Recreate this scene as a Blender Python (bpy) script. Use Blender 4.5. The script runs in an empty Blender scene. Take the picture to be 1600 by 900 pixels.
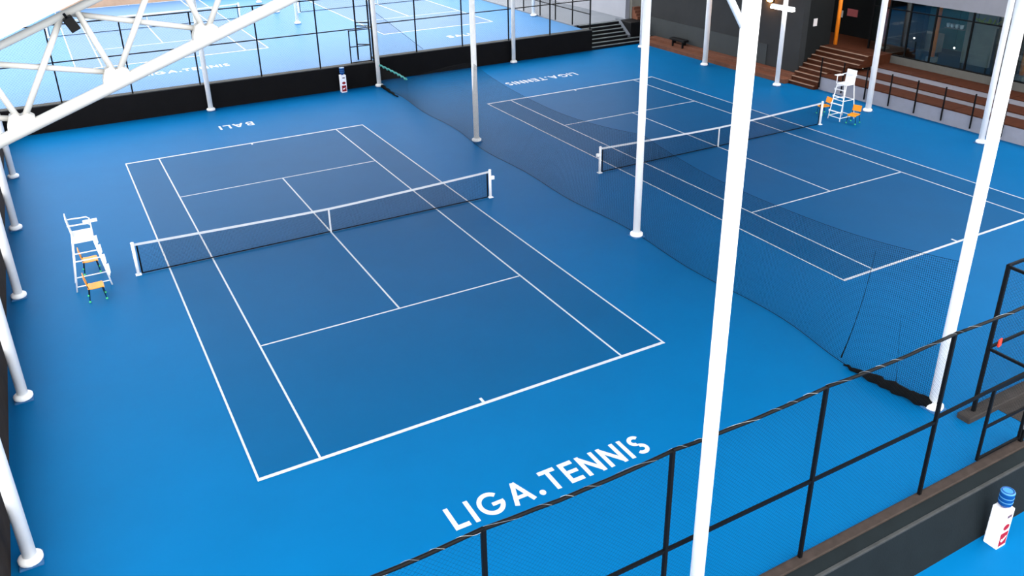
import bpy, math, random
from mathutils import Matrix, Vector

# ------------------------------------------------------------------ camera, sky, exposure
S = bpy.context.scene
COL = S.collection
W0, H0 = 1600.0, 900.0
cam_d = bpy.data.cameras.new('camera')
cam = bpy.data.objects.new('camera', cam_d)
COL.objects.link(cam)
cam_d.sensor_fit = 'HORIZONTAL'
cam_d.sensor_width = 36.0
cam_d.lens = 36.0 * 1321.861 / W0
cam_d.shift_y = (354.395 - H0 / 2) / W0
cam_d.clip_start = 0.1
cam_d.clip_end = 500
cam.matrix_world = (Matrix.Translation((-7.5358, -27.1641, 12.2204)) @ Matrix.Rotation(-0.500642, 4, 'Z')
                    @ Matrix.Rotation(1.154408, 4, 'X') @ Matrix.Rotation(-0.018487, 4, 'Z'))
S.camera = cam

world = bpy.data.worlds.new('overcast_sky')
S.world = world
world.use_nodes = True
bg = world.node_tree.nodes['Background']
bg.inputs['Color'].default_value = (1.0, 0.985, 0.965, 1)
bg.inputs['Strength'].default_value = 1.0
S.view_settings.view_transform = 'Standard'
S.view_settings.look = 'None'
S.view_settings.gamma = 1.0
S.view_settings.use_curve_mapping = False
S.view_settings.exposure = 2.45

rnd = random.Random(7)


# ------------------------------------------------------------------ materials
def lin(c):
    return tuple(((v / 255) / 12.92 if v / 255 <= 0.04045 else ((v / 255 + 0.055) / 1.055) ** 2.4) for v in c)


MATS = {}


def mat(name, rgb, rough=0.6, noise=0.0, scale=4.0, metal=0.0, spec=0.25, emit=None, bump=0.0, bscale=60.0, raw=None):
    m = bpy.data.materials.new(name)
    m.use_nodes = True
    nt = m.node_tree
    b = nt.nodes['Principled BSDF']
    c = raw if raw else lin(rgb)
    b.inputs['Base Color'].default_value = (*c, 1)
    b.inputs['Roughness'].default_value = rough
    b.inputs['Metallic'].default_value = metal
    b.inputs['Specular IOR Level'].default_value = spec
    tc = nt.nodes.new('ShaderNodeTexCoord')
    if noise > 0:
        n = nt.nodes.new('ShaderNodeTexNoise')
        n.inputs['Scale'].default_value = scale
        n.inputs['Detail'].default_value = 6
        n.inputs['Roughness'].default_value = 0.65
        nt.links.new(tc.outputs['Object'], n.inputs['Vector'])
        r = nt.nodes.new('ShaderNodeValToRGB')
        r.color_ramp.elements[0].position = 0.3
        r.color_ramp.elements[1].position = 0.7
        r.color_ramp.elements[0].color = (*[max(0, v * (1 - noise)) for v in c], 1)
        r.color_ramp.elements[1].color = (*[min(1, v * (1 + noise)) for v in c], 1)
        nt.links.new(n.outputs['Fac'], r.inputs['Fac'])
        nt.links.new(r.outputs['Color'], b.inputs['Base Color'])
    if bump > 0:
        n2 = nt.nodes.new('ShaderNodeTexNoise')
        n2.inputs['Scale'].default_value = bscale
        n2.inputs['Detail'].default_value = 3
        nt.links.new(tc.outputs['Object'], n2.inputs['Vector'])
        bp = nt.nodes.new('ShaderNodeBump')
        bp.inputs['Strength'].default_value = bump
        bp.inputs['Distance'].default_value = 0.01
        nt.links.new(n2.outputs['Fac'], bp.inputs['Height'])
        nt.links.new(bp.outputs['Normal'], b.inputs['Normal'])
    if emit:
        b.inputs['Emission Color'].default_value = (*lin(emit[0]), 1)
        b.inputs['Emission Strength'].default_value = emit[1]
    MATS[name] = m
    return m


mat('court_outer', None, 0.5, 0.04, 0.5, spec=0.03, bump=0.1, bscale=90, raw=(0.0001, 0.103, 0.272))
mat('court_inner', None, 0.5, 0.04, 0.5, spec=0.035, bump=0.1, bscale=90, raw=(0.0001, 0.077, 0.204))
mat('upper_outer_haze', None, 0.5, 0.04, 0.5, spec=0.06, raw=(0.035, 0.125, 0.275))  # court blue made paler: distance haze put into the base colour
mat('upper_inner_haze', None, 0.5, 0.04, 0.5, spec=0.06, raw=(0.05, 0.115, 0.23))  # same haze mixed into the inner court colour
mat('line_white', (184, 190, 196), 0.55, 0.04, 3)
mat('steel_white', (238, 239, 240), 0.45, 0.03, 2.5)
mat('truss_paint', (168, 167, 164), 0.5, 0.03, 4)
mat('steel_old', (236, 234, 230), 0.5, 0.06, 5)
mat('concrete_pad', (52, 96, 140), 0.8, 0.15, 8)
mat('black_steel', (7, 8, 10), 0.5, 0.1, 6, spec=0.1)
mat('wire_black', (5, 7, 9), 0.6, spec=0.1)
mat('net_black', (3, 4, 6), 0.8, spec=0.1)
mat('net_heap', (4, 6, 8), 0.95, 0.3, 20, spec=0.1, bump=0.6, bscale=40)
mat('rope_green', (46, 120, 116), 0.8, 0.4, 9)
mat('wall_dark', (17, 16, 17), 0.85, 0.16, 1.6, bump=0.2, bscale=25, spec=0.1)
mat('wall_near', (17, 24, 27), 0.8, 0.16, 1.4, bump=0.25, bscale=25, spec=0.1)
mat('wall_cap', (52, 54, 55), 0.8, 0.2, 4, spec=0.1)
mat('kerb_brown', (50, 43, 40), 0.85, 0.22, 5, spec=0.1)
mat('wall_side', (42, 36, 32), 0.85, 0.3, 2.2, bump=0.3, bscale=20, spec=0.1)
mat('landing', (50, 47, 46), 0.85, 0.15, 3, spec=0.1)
mat('build_dark', (44, 46, 48), 0.7, 0.10, 0.8, spec=0.1)
mat('build_darker', (24, 26, 27), 0.7, 0.10, 0.8, spec=0.1)
mat('build_band', (56, 60, 62), 0.75, 0.08, 1.2, spec=0.1)
mat('fascia_grey', (122, 123, 131), 0.7, 0.05, 1.5)
mat('bleacher_grey', (140, 141, 151), 0.75, 0.07, 2)
mat('plinth_grey', (88, 87, 83), 0.8, 0.08, 2)
mat('wood_brown', (64, 32, 18), 0.6, 0.22, 3.5, spec=0.1)
mat('wood_plinth', (98, 64, 50), 0.65, 0.18, 2.5, spec=0.1)
mat('nosing', (136, 112, 96), 0.6, 0.08, 6)
mat('stair_black', (17, 18, 20), 0.6, 0.15, 5, spec=0.1)
mat('stair_nosing', (104, 112, 114), 0.6, 0.1, 6)
mat('concrete_far', (98, 104, 113), 0.8, 0.08, 0.8)
mat('white_wall', (134, 138, 148), 0.7, 0.04, 0.8)
mat('olive_wall', (112, 112, 106), 0.8, 0.08, 1)
mat('orange_post', (236, 130, 28), 0.5, 0.10, 3)
mat('brick_post', (176, 84, 54), 0.6, 0.12, 3)
mat('orange_plastic', (238, 148, 18), 0.4, 0.04, 5)
mat('tennis_ball', (70, 190, 130), 0.9, 0.15, 40)
mat('dispenser_white', (238, 240, 246), 0.35)
mat('bottle_blue', (12, 62, 122), 0.15, 0.05, 8)
mat('bottle_ring', (60, 120, 170), 0.2)
mat('label_red', (140, 5, 20), 0.4)
mat('label_dark', (90, 70, 84), 0.4)
mat('sign_pale', (206, 200, 200), 0.5)
mat('sign_red', (176, 96, 98), 0.5, 0.3, 30)
mat('roof_white', (240, 242, 244), 0.5)
mat('ground_out', (120, 122, 116), 0.9, 0.15, 0.3)
mat('brown_bank', (150, 128, 112), 0.85, 0.25, 0.5)
mat('red_cloth', (232, 64, 48), 0.7)
mat('leaf_yellow', (170, 176, 70), 0.6, 0.2, 10)
mat('interior', (84, 88, 90), 0.8, 0.2, 0.7)
mat('interior_floor', (70, 66, 62), 0.6, 0.1, 1)
mat('interior_pale', (150, 150, 146), 0.7, 0.1, 2)
mat('interior_teal', (64, 120, 124), 0.7, 0.15, 1)
mat('wire_silver', (150, 154, 158), 0.35, metal=0.6)
mat('lamp_face', (255, 250, 240), 0.4, emit=((255, 250, 242), 6.0))
mat('lamp_warm', (255, 190, 110), 0.4, emit=((255, 166, 80), 40.0))
mat('lamp_small', (255, 250, 240), 0.4, emit=((255, 250, 240), 2.0))

g = bpy.data.materials.new('window_glass')
g.use_nodes = True
nt = g.node_tree
nt.nodes.remove(nt.nodes['Principled BSDF'])
tr = nt.nodes.new('ShaderNodeBsdfTransparent')
tr.inputs['Color'].default_value = (0.72, 0.80, 0.80, 1)
gl = nt.nodes.new('ShaderNodeBsdfGlossy')
gl.inputs['Roughness'].default_value = 0.03
fr = nt.nodes.new('ShaderNodeFresnel')
fr.inputs['IOR'].default_value = 1.5
mx = nt.nodes.new('ShaderNodeMixShader')
nt.links.new(fr.outputs[0], mx.inputs[0])
nt.links.new(tr.outputs[0], mx.inputs[1])
nt.links.new(gl.outputs[0], mx.inputs[2])
nt.links.new(mx.outputs[0], nt.nodes['Material Output'].inputs['Surface'])
MATS['glass'] = g


# ------------------------------------------------------------------ mesh helpers
class M:
    def __init__(s):
        s.v, s.f, s.smooth = [], [], False

    def add(s, vs, fs):
        o = len(s.v)
        s.v += [tuple(p) for p in vs]
        s.f += [tuple(i + o for i in q) for q in fs]
        return s

    def box(s, x0, x1, y0, y1, z0, z1):
        return s.add([(x0, y0, z0), (x1, y0, z0), (x1, y1, z0), (x0, y1, z0), (x0, y0, z1), (x1, y0, z1), (x1, y1, z1), (x0, y1, z1)],
                     [(0, 3, 2, 1), (4, 5, 6, 7), (0, 1, 5, 4), (1, 2, 6, 5), (2, 3, 7, 6), (3, 0, 4, 7)])

    def bbox(s, x0, x1, y0, y1, z0, z1, b=0.02):
        """box with its four upright edges and its top edge chamfered"""
        def ring(i, z):
            return [(x0 + i + b, y0 + i, z), (x1 - i - b, y0 + i, z), (x1 - i, y0 + i + b, z), (x1 - i, y1 - i - b, z),
                    (x1 - i - b, y1 - i, z), (x0 + i + b, y1 - i, z), (x0 + i, y1 - i - b, z), (x0 + i, y0 + i + b, z)]
        vs = ring(0, z0) + ring(0, z1 - b) + ring(b, z1)
        fs = [tuple(reversed(range(8))), tuple(range(16, 24))]
        for k in range(2):
            for i in range(8):
                j = (i + 1) % 8
                fs.append((8 * k + i, 8 * k + j, 8 * k + 8 + j, 8 * k + 8 + i))
        return s.add(vs, fs)

    def prism(s, pts, axis, a, b):
        """extrude a 2D outline along an axis ('x','y','z') from a to b"""
        def P(p, t):
            return {'x': (t, p[0], p[1]), 'y': (p[0], t, p[1]), 'z': (p[0], p[1], t)}[axis]
        n = len(pts)
        vs = [P(p, a) for p in pts] + [P(p, b) for p in pts]
        fs = [tuple(reversed(range(n))), tuple(range(n, 2 * n))]
        fs += [(i, (i + 1) % n, n + (i + 1) % n, n + i) for i in range(n)]
        return s.add(vs, fs)

    def path(s, pts, r, n=8, cap=True):
        pts = [Vector(p) for p in pts]
        rs = r if isinstance(r, (list, tuple)) else [r] * len(pts)
        vs, fs = [], []
        ref = None
        for i, p in enumerate(pts):
            d = (pts[min(i + 1, len(pts) - 1)] - pts[max(i - 1, 0)]).normalized()
            if ref is None:
                ref = Vector((0, 0, 1)) if abs(d.z) < 0.9 else Vector((1, 0, 0))
            u = d.cross(ref).normalized()
            w = u.cross(d).normalized()
            ref = w
            for k in range(n):
                a = 2 * math.pi * (k + 0.5) / n
                vs.append(p + rs[i] * (math.cos(a) * u + math.sin(a) * w))
        for i in range(len(pts) - 1):
            for k in range(n):
                j = (k + 1) % n
                fs.append((i * n + k, i * n + j, (i + 1) * n + j, (i + 1) * n + k))
        if cap:
            fs.append(tuple(reversed(range(n))))
            fs.append(tuple(range((len(pts) - 1) * n, len(pts) * n)))
        return s.add(vs, fs)

    def tube(s, a, b, r, n=10, cap=True):
        return s.path([a, b], r, n, cap)

    def bar(s, a, b, w, h):
        """rectangular bar from a to b (w sideways, h in the upright sense)"""
        a, b = Vector(a), Vector(b)
        d = (b - a).normalized()
        ref = Vector((0, 0, 1)) if abs(d.z) < 0.95 else Vector((0, 1, 0))
        u = d.cross(ref).normalized()
        q = u.cross(d).normalized()
        vs = []
        for p in (a, b):
            for i, j in ((-1, -1), (1, -1), (1, 1), (-1, 1)):
                vs.append(p + u * (i * w / 2) + q * (j * h / 2))
        return s.add(vs, [(0, 1, 2, 3), (7, 6, 5, 4), (0, 4, 5, 1), (1, 5, 6, 2), (2, 6, 7, 3), (3, 7, 4, 0)])

    def lathe(s, prof, cx=0, cy=0, n=20):
        vs, fs = [], []
        for r, z in prof:
            for k in range(n):
                a = 2 * math.pi * k / n
                vs.append((cx + r * math.cos(a), cy + r * math.sin(a), z))
        for i in range(len(prof) - 1):
            for k in range(n):
                j = (k + 1) % n
                fs.append((i * n + k, i * n + j, (i + 1) * n + j, (i + 1) * n + k))
        fs.append(tuple(reversed(range(n))))
        fs.append(tuple(range((len(prof) - 1) * n, len(prof) * n)))
        return s.add(vs, fs)

    def ball(s, c, r, n=10, m=6):
        prof = [(max(r * math.sin(math.pi * i / m), r * 0.02), c[2] - r * math.cos(math.pi * i / m)) for i in range(m + 1)]
        return s.lathe(prof, c[0], c[1], n)

    def mesh(s, name):
        me = bpy.data.meshes.new(name)
        me.from_pydata(s.v, [], s.f)
        me.update()
        if s.smooth:
            for p in me.polygons:
                p.use_smooth = len(p.vertices) == 4
        return me


def sm(m):
    m.smooth = True
    return m


def link(name, me, material, parent=None, loc=None):
    o = bpy.data.objects.new(name, me)
    COL.objects.link(o)
    if material and not me.materials:
        me.materials.append(MATS[material])
    if parent:
        o.parent = parent
    if loc:
        o.location = loc
    return o


def part(name, m, material, parent, label=None, kind=None):
    o = link(name, m.mesh(name), material, parent)
    if label:
        o['label'] = label
    if kind:
        o['kind'] = kind
    return o


def tag(o, label, cat, group=None, kind=None):
    o['label'] = label
    o['category'] = cat
    if group:
        o['group'] = group
    if kind:
        o['kind'] = kind
    return o


def thing(name, label, cat, loc=(0, 0, 0), rz=0, group=None, kind=None):
    o = bpy.data.objects.new(name, None)
    COL.objects.link(o)
    o.empty_display_size = 0.2
    o.location = loc
    o.rotation_euler = (0, 0, rz)
    return tag(o, label, cat, group, kind)


def struct(name, m, material, label=None, cat=None):
    o = link(name, m.mesh(name), material)
    o['kind'] = 'structure'
    if label:
        o['label'] = label
    if cat:
        o['category'] = cat
    return o


def dup(root, label, loc, rz=None, group=None):
    r = root.copy()
    COL.objects.link(r)
    r.location = loc
    if rz is not None:
        r.rotation_euler = (0, 0, rz)
    r['label'] = label
    if group:
        r['group'] = group
    for ch in list(root.children):
        c = ch.copy()
        COL.objects.link(c)
        c.parent = r
        for q in list(ch.children):
            d = q.copy()
            COL.objects.link(d)
            d.parent = c
    return r


# ------------------------------------------------------------------ ground, floors, walls, roof
ZF = 1.3      # level of the terrace beyond the far wall
ZL = -1.3     # level of the terrace in front of the near wall
struct('ground', M().box(-90, 120, -80, 160, -1.75, -1.55), 'ground_out', 'pale ground outside around the terraces', 'ground')
struct('floor', M().prism([(-10.15, -19.2), (29.9, -19.2), (29.9, 19.9), (-10.15, 19.9)], 'z', -0.4, 0.0), 'court_outer',
       'bright blue court floor around both courts', 'floor')
struct('floor_lower', M().box(-14, 30, -34, -19.7, -1.54, ZL), 'court_outer', 'blue floor of the lower terrace at the bottom right corner', 'floor')
struct('floor_upper', M().prism([(-24, 19.41), (9.2, 19.41), (9.2, 20.31), (24.35, 20.31), (24.35, 50.5), (-24, 50.5)], 'z', 0.9, ZF), 'upper_outer_haze', 'pale blue floor of the raised terrace beyond the far wall', 'floor')
struct('floor_concrete', M().box(24.35, 34, 21.75, 50.5, 0.9, 1.38), 'concrete_far', 'grey concrete floor at the top of the black stairs', 'floor')

# near wall: kerb under the fence, flat dark top, battered face
near_wall = struct('wall_near', M().prism([(-19.2, -1.54), (-19.2, 0.01), (-19.38, 0.01), (-19.68, -0.02), (-19.86, -1.54)], 'x', -14, 13.5), 'wall_near',
                   'dark grey retaining wall under the foreground fence', 'wall')
part('kerb', M().bbox(-10.4, 9.7, -19.36, -19.14, -0.02, 0.055, 0.015), 'kerb_brown', near_wall)
part('coping_edge', M().bbox(-10.4, 13.5, -19.69, -19.62, -0.05, 0.0, 0.01), 'wall_cap', near_wall)
# far wall, in two lengths that jog at the middle column row
far_wall = struct('wall_far', M().box(-10.6, 9.2, 18.95, 19.4, -0.4, 1.31), 'wall_dark', 'black retaining wall behind the nearer court', 'wall')
part('coping', M().bbox(-10.6, 9.2, 18.93, 19.42, 1.31, 1.36, 0.015), 'wall_cap', far_wall)
far_wall2 = struct('wall_back', M().box(9.2, 24.55, 19.85, 20.3, -0.4, 1.33), 'wall_dark', 'black retaining wall behind the court with the black stairs beside it', 'wall')
part('coping', M().bbox(9.2, 24.55, 19.83, 20.32, 1.33, 1.38, 0.015), 'wall_cap', far_wall2)
struct('wall_left', M().box(-10.55, -10.15, -19.2, 18.95, -0.4, 1.5), 'wall_side', 'dark brown wall along the left column row', 'wall')  # wall height chosen to hold back sky light from the left
struct('wall_bank', M().box(-24, 34, 50.6, 51.4, 0.5, 2.6), 'brown_bank', 'brown bank at the far end of the raised terrace', 'wall')

# roof: two gables, ridges along the courts
def ztop(x):
    return 10.925 + 0.39 * (x + 7.83)


roof = M()
XL, XR1, XV = -11.0, -0.37, 9.05
z_e, z_r, z_v = ztop(XL) + 0.06, ztop(XR1) + 0.06, ztop(XR1) + 0.06 - 0.39 * (XV - XR1)
X2, X2e = 18.47, 29.4
z_r2, z_e2 = z_v + 0.39 * (X2 - XV), z_v + 0.39 * (X2 - XV) - 0.39 * (X2e - X2)
for (xa, za, xb, zb) in ((XL, z_e, XR1, z_r), (XR1, z_r, XV, z_v), (XV, z_v, X2, z_r2), (X2, z_r2, X2e, z_e2)):
    roof.prism([(xa, za), (xb, zb), (xb, zb + 0.05), (xa, za + 0.05)], 'y', -19.62, 19.4)
struct('roof', roof, 'roof_white', 'white sheet roof over the two courts', 'roof')


# ------------------------------------------------------------------ courts, lines
def rect(x0, x1, y0, y1, z0=0.006, z1=0.012):
    return M().box(x0, x1, y0, y1, z0, z1)


def court(label, cx, cy, z, doubles=True, y0=-11.885, y1=11.885):
    t = thing('tennis_court', label, 'tennis court', (cx, cy, z))
    hw = 5.485 if doubles else 4.115
    part('playing_surface', M().box(-hw, hw, y0, y1, 0.0005, 0.006), 'court_inner' if z < 0.5 else 'upper_inner_haze', t)
    part('baseline', rect(-hw, hw, y0, y0 + 0.095), 'line_white', t)
    part('baseline', rect(-hw, hw, y1 - 0.10, y1), 'line_white', t)
    for s in (-1, 1):
        if doubles:
            x = s * 5.485
            part('sideline', rect(min(x, x - s * 0.05), max(x, x - s * 0.05), y0 + 0.1, y1 - 0.1), 'line_white', t)
        x = s * 4.115
        part('sideline', rect(min(x, x - s * 0.05), max(x, x - s * 0.05), y0 + 0.1, y1 - 0.1), 'line_white', t)
        part('service_line', rect(-4.055, 4.055, s * 6.40 - 0.026, s * 6.40 + 0.026), 'line_white', t)
        part('center_mark', rect(-0.035, 0.035, min(s * 11.6, s * 11.785), max(s * 11.6, s * 11.785)), 'line_white', t)
    part('center_line', rect(-0.026, 0.026, -6.37, 6.37), 'line_white', t)
    return t


CX2 = 17.94
court('large blue tennis court nearest the camera, left of the divider net', 0, 0, 0)
court('blue tennis court on the right beyond the divider net, facing the bleachers', CX2, 0.03, 0)
court('pale far tennis court on the raised terrace at top left, behind the truss', -0.72, 38.45, ZF)
court('pale far tennis court on the raised terrace at top centre, between white columns', 16.5, 38.4, ZF, doubles=False)


# ------------------------------------------------------------------ painted lettering
def seg(m, a, b, w):
    a, b = Vector((*a, 0)), Vector((*b, 0))
    d = (b - a).normalized()
    n = Vector((-d.y, d.x, 0)) * w / 2
    z0, z1 = 0.0005, 0.006 + 0.0004 * (len(m.v) // 8 % 7)
    vs = [p + Vector((0, 0, z)) for z in (z0, z1) for p in (a - n, b - n, b + n, a + n)]
    m.add(vs, [(3, 2, 1, 0), (4, 5, 6, 7), (0, 1, 5, 4), (1, 2, 6, 5), (2, 3, 7, 6), (3, 0, 4, 7)])


def arc(m, cx, cy, rx, ry, a0, a1, w, n=18):
    z0, z1 = 0.0005, 0.006 + 0.0004 * (len(m.v) // 8 % 7)
    vs, fs = [], []
    for i in range(n + 1):
        a = math.radians(a0 + (a1 - a0) * i / n)
        c, s = math.cos(a), math.sin(a)
        for k in (-1, 1):
            for z in (z0, z1):
                vs.append((cx + (rx + k * w / 2) * c, cy + (ry + k * w / 2) * s, z))
    for i in range(n):
        o, q = 4 * i, 4 * i + 4
        fs += [(o + 1, o + 3, q + 3, q + 1), (o, q, q + 2, o + 2), (o, o + 1, q + 1, q), (o + 2, q + 2, q + 3, o + 3)]
    m.add(vs, fs)


def glyph(ch, w=0.17):
    """outline strokes of one capital, cap height 1; returns (mesh, advance)"""
    m, h = M(), w / 2
    if ch == 'L':
        seg(m, (h, 0), (h, 1), w); seg(m, (w, h), (0.58, h), w); return m, 0.58
    if ch == 'I':
        seg(m, (h, 0), (h, 1), w); return m, w
    if ch == 'G':
        r = 0.5 - h
        arc(m, 0.5, 0.5, r, r + 0.01, 42, 352, w, 26); seg(m, (0.52, 0.44), (0.98, 0.44), w * 0.85); return m, 1.0
    if ch == 'A':
        seg(m, (0.08, 0), (0.44, 0.98), w); seg(m, (0.80, 0), (0.44, 0.98), w); seg(m, (0.2, 0.30), (0.68, 0.30), w * 0.85); return m, 0.88
    if ch == '.':
        arc(m, 0.12, 0.12, 0.06, 0.06, 0, 360, 0.12, 14); return m, 0.24
    if ch == 'T':
        seg(m, (0, 1 - h), (0.68, 1 - h), w); seg(m, (0.34, 0), (0.34, 1 - w), w); return m, 0.68
    if ch == 'E':
        seg(m, (h, 0), (h, 1), w)
        for y in (h, 0.5, 1 - h):
            seg(m, (w, y), (0.58, y), w * (0.9 if y == 0.5 else 1))
        return m, 0.58
    if ch == 'N':
        seg(m, (h, 0), (h, 1), w); seg(m, (0.78 - h, 0), (0.78 - h, 1), w); seg(m, (h * 0.9, 0.92), (0.78 - h * 0.9, 0.08), w); return m, 0.78
    if ch == 'S':
        arc(m, 0.30, 0.725, 0.205, 0.18, 30, 270, w * 0.95, 16); arc(m, 0.30, 0.275, 0.215, 0.18, 90, -150, w * 0.95, 16); return m, 0.6
    if ch == 'B':
        seg(m, (h, 0), (h, 1), w)
        for y in (h, 0.52, 1 - h):
            seg(m, (w, y), (0.36, y), w * 0.9)
        arc(m, 0.36, 0.755, 0.15, 0.155, -90, 90, w * 0.9, 10); arc(m, 0.36, 0.30, 0.19, 0.21, -90, 90, w * 0.9, 10); return m, 0.64


def lettering(text, label, cx, cy, z, width, height, flip):
    t = thing('painted_lettering', label, 'lettering', (cx, cy, z), math.pi if flip else 0)
    gs = [glyph(c) for c in text]
    gap = 0.19
    tot = sum(a for _, a in gs) + gap * (len(gs) - 1)
    sx, x = width / tot, 0.0
    for m, a in gs:
        m.v = [((x + vx) * sx - width / 2, (vy - 0.5) * height, vz) for vx, vy, vz in m.v]
        part('letter', m, 'line_white', t)
        x += a + gap
    return t


lettering('LIGA.TENNIS', 'large white painted lettering in front of the nearest baseline', 0.0, -14.98, 0, 4.85, 0.66, False)
lettering('BALI', 'short upside-down white lettering on blue floor behind the nearer court', 0.05, 15.12, 0, 1.66, 0.66, True)
lettering('LIGA.TENNIS', 'upside-down white lettering behind the court on the right', 17.72, 14.98, 0, 4.75, 0.66, True)
lettering('LIGA.TENNIS', 'faint white lettering on the raised terrace behind the truss', -0.72, 23.25, ZF, 4.7, 0.66, False)
lettering('BALI', 'short white lettering on the raised terrace near the slim middle column', 16.45, 23.4, ZF, 1.6, 0.66, False)


# ------------------------------------------------------------------ columns
def column(label, x, y, z, top, drain=None, mate='steel_white', group='white steel roof columns', rad=0.125):
    t = thing('steel_column', label, 'column', (x, y, z), 0, group)
    part('shaft', sm(M().tube((0, 0, 0.1), (0, 0, top - z), rad, 20)), mate, t)
    part('base_flange', sm(M().lathe([(0.20, 0.03), (0.22, 0.06), (0.22, 0.12), (0.18, 0.155), (0.125, 0.17)], n=20)), mate, t)
    part('footing_pad', M().bbox(-0.21, 0.21, -0.21, 0.21, 0.0, 0.04, 0.012), 'concrete_pad', t)
    if drain:
        dx, dy = drain
        part('drainpipe', sm(M().tube((dx, dy, 0.12), (dx, dy, top - z - 0.3), 0.075, 14)), 'steel_old', t)
        part('pipe_outlet', sm(M().path([(dx, dy, 0.14), (dx + 0.02, dy - 0.02, 0.09), (dx + 0.12, dy - 0.05, 0.06)], 0.07, 10)), 'black_steel', t)
    return t


def under(x):
    if x < XR1: return z_e + 0.39 * (x - XL)
    if x < XV: return z_r - 0.39 * (x - XR1)
    if x < X2: return z_v + 0.39 * (x - XV)
    return z_r2 - 0.39 * (x - X2)


names_l = ['white column at the left edge, nearest of that row, at bottom left corner',
           'second white column from the bottom in the left edge row',
           'third white column from the bottom in the left edge row, beside the umpire chair',
           'fourth white column from the bottom in the left edge row',
           'farthest white column in the left edge row, just under the truss']
for k, y in enumerate((-11.95, -5.85, 0.25, 6.25, 12.5)):
    column(names_l[k], -9.8, y, 0, under(-9.8) - 0.02)
names_m = ['white column of the divider net at the right, dark net heaped at its foot',
           'white column of the divider net standing in front of the right court net',
           'slim white column of the divider net right of centre top, third from the camera',
           'white column at the far end of the divider net against the black wall']
for k, (x, y) in enumerate(((9.1, -17.4), (9.03, -5.85), (9.1, 6.5), (8.92, 18.55))):
    column(names_m[k], x, y, 0, under(x) - 0.02, mate='steel_white' if k < 2 else 'steel_old')
column('short-looking white column before the black wall under the truss', -0.5, 18.6, 0, under(-0.5) - 0.02, mate='steel_old')
column('white column in front of the black wall behind the right court', 18.34, 19.5, 0, under(18.34) - 0.02, mate='steel_old')
column('white column half hidden at the foot of the black stairs', 27.77, 18.7, 0, under(27.77) - 0.02)
names_r = ['white column by the brown plinth with a drainpipe behind it, left of the bright lamp',
           'white column beneath the bright lamp by the dark wall',
           'white column with drainpipe right of the far umpire chair',
           'white column in front of the bleachers at the right edge']
for k, (x, y) in enumerate(((27.85, 12.42), (27.92, 6.42), (28.02, 0.32), (28.1, -5.75))):
    column(names_r[k], x, y, 0, under(x) - 0.02, drain=(0.20, 0.05) if k in (0, 2) else None)
nc = column('tall white column in the foreground crossing the whole picture', -0.02, -19.51, 0, under(-0.02) - 0.02, rad=0.113)
part('knee_brace', sm(M().tube((-0.06, 0.04, 10.24), (-1.55, 0.1, 12.44), 0.043, 14)), 'steel_white', nc)
for k, y in enumerate((33.7, 39.4, 44.9)):
    column(['white column on the raised terrace between the far courts, nearest of three',
            'white column on the raised terrace between the far courts, middle of three',
            'white column on the raised terrace between the far courts, farthest of three'][k], 8.65, y, ZF, 9.8,
           group='columns on the raised terrace')
column('white column on the raised terrace beside the dark side fence', 24.1, 26.8, ZF, 9.8, group='columns on the raised terrace')


# ------------------------------------------------------------------ court nets
def square_mesh(m, xa, xb, za, ztopf, step, r, nseg=1):
    n = int((xb - xa) / step)
    for i in range(n + 1):
        x = xa + (xb - xa) * i / n
        m.tube((x, 0, za), (x, 0, ztopf(x)), r, 3, False)
    h = max(ztopf(xa), ztopf(xb)) - za
    k = int(h / step)
    for j in range(1, k):
        fr_ = j / k
        pts = [(xa + (xb - xa) * i / nseg, 0, za + (ztopf(xa + (xb - xa) * i / nseg) - za) * fr_) for i in range(nseg + 1)]
        m.path(pts, r, 3, False)


def court_net(label, cx, cy, z, winch_side, step=0.045, r=0.0027):
    t = thing('tennis_net', label, 'tennis net', (cx, cy, z))
    for s in (-1, 1):
        po = part('net_post', sm(M().tube((s * 6.4, 0, 0.0), (s * 6.4, 0, 1.12), 0.05, 14)), 'steel_white', t)
        part('post_cap', sm(M().lathe([(0.056, 1.10), (0.056, 1.13), (0.03, 1.145)], s * 6.4, 0, 12)), 'steel_white', po)
        part('post_foot', M().bbox(s * 6.4 - 0.09, s * 6.4 + 0.09, -0.09, 0.09, 0, 0.02, 0.006), 'steel_white', po)
        if s == winch_side:
            wn = part('winch', sm(M().bbox(s * 6.52 - 0.06, s * 6.52 + 0.06, -0.05, 0.05, 0.72, 0.86, 0.015)), 'steel_white', po)
        part('side_tape', M().bar((s * 6.28, 0, 0.03), (s * 6.28, 0, 1.03), 0.05, 0.012), 'net_black', t)

    def zt(x):
        return 0.914 + 0.156 * (abs(x) / 6.4) ** 1.3 - 0.02
    pts = [(-6.35 + 12.7 * i / 16, 0, zt(-6.35 + 12.7 * i / 16)) for i in range(17)]
    hb = M()
    for a, b in zip(pts[:-1], pts[1:]):
        hb.bar(a, b, 0.022, 0.075)
    part('headband', hb, 'line_white', t)
    mm = M()
    square_mesh(mm, -6.27, 6.27, 0.03, lambda x: zt(x) - 0.03, step, r, 16)
    part('netting', mm, 'net_black', t, kind='stuff')
    part('bottom_cord_shadow', M().tube((-6.28, 0, 0.035), (6.28, 0, 0.035), 0.02, 6), 'net_black', t)  # cord thickened to double as the shadow line under the net
    part('center_strap', M().box(-0.028, 0.028, -0.018, 0.018, 0.012, zt(0) + 0.035), 'line_white', t)
    return t


court_net('tennis net across the nearest court with white headband', 0, 0, 0, 1)
court_net('tennis net across the court on the right beyond the divider', CX2, 0.03, 0, -1)
court_net('faint tennis net of the far top left court behind the truss', -0.72, 38.45, ZF, 1, 0.15, 0.002)
court_net('faint tennis net of the far court at top centre', 16.5, 38.4, ZF, 1, 0.15, 0.002)


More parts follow.
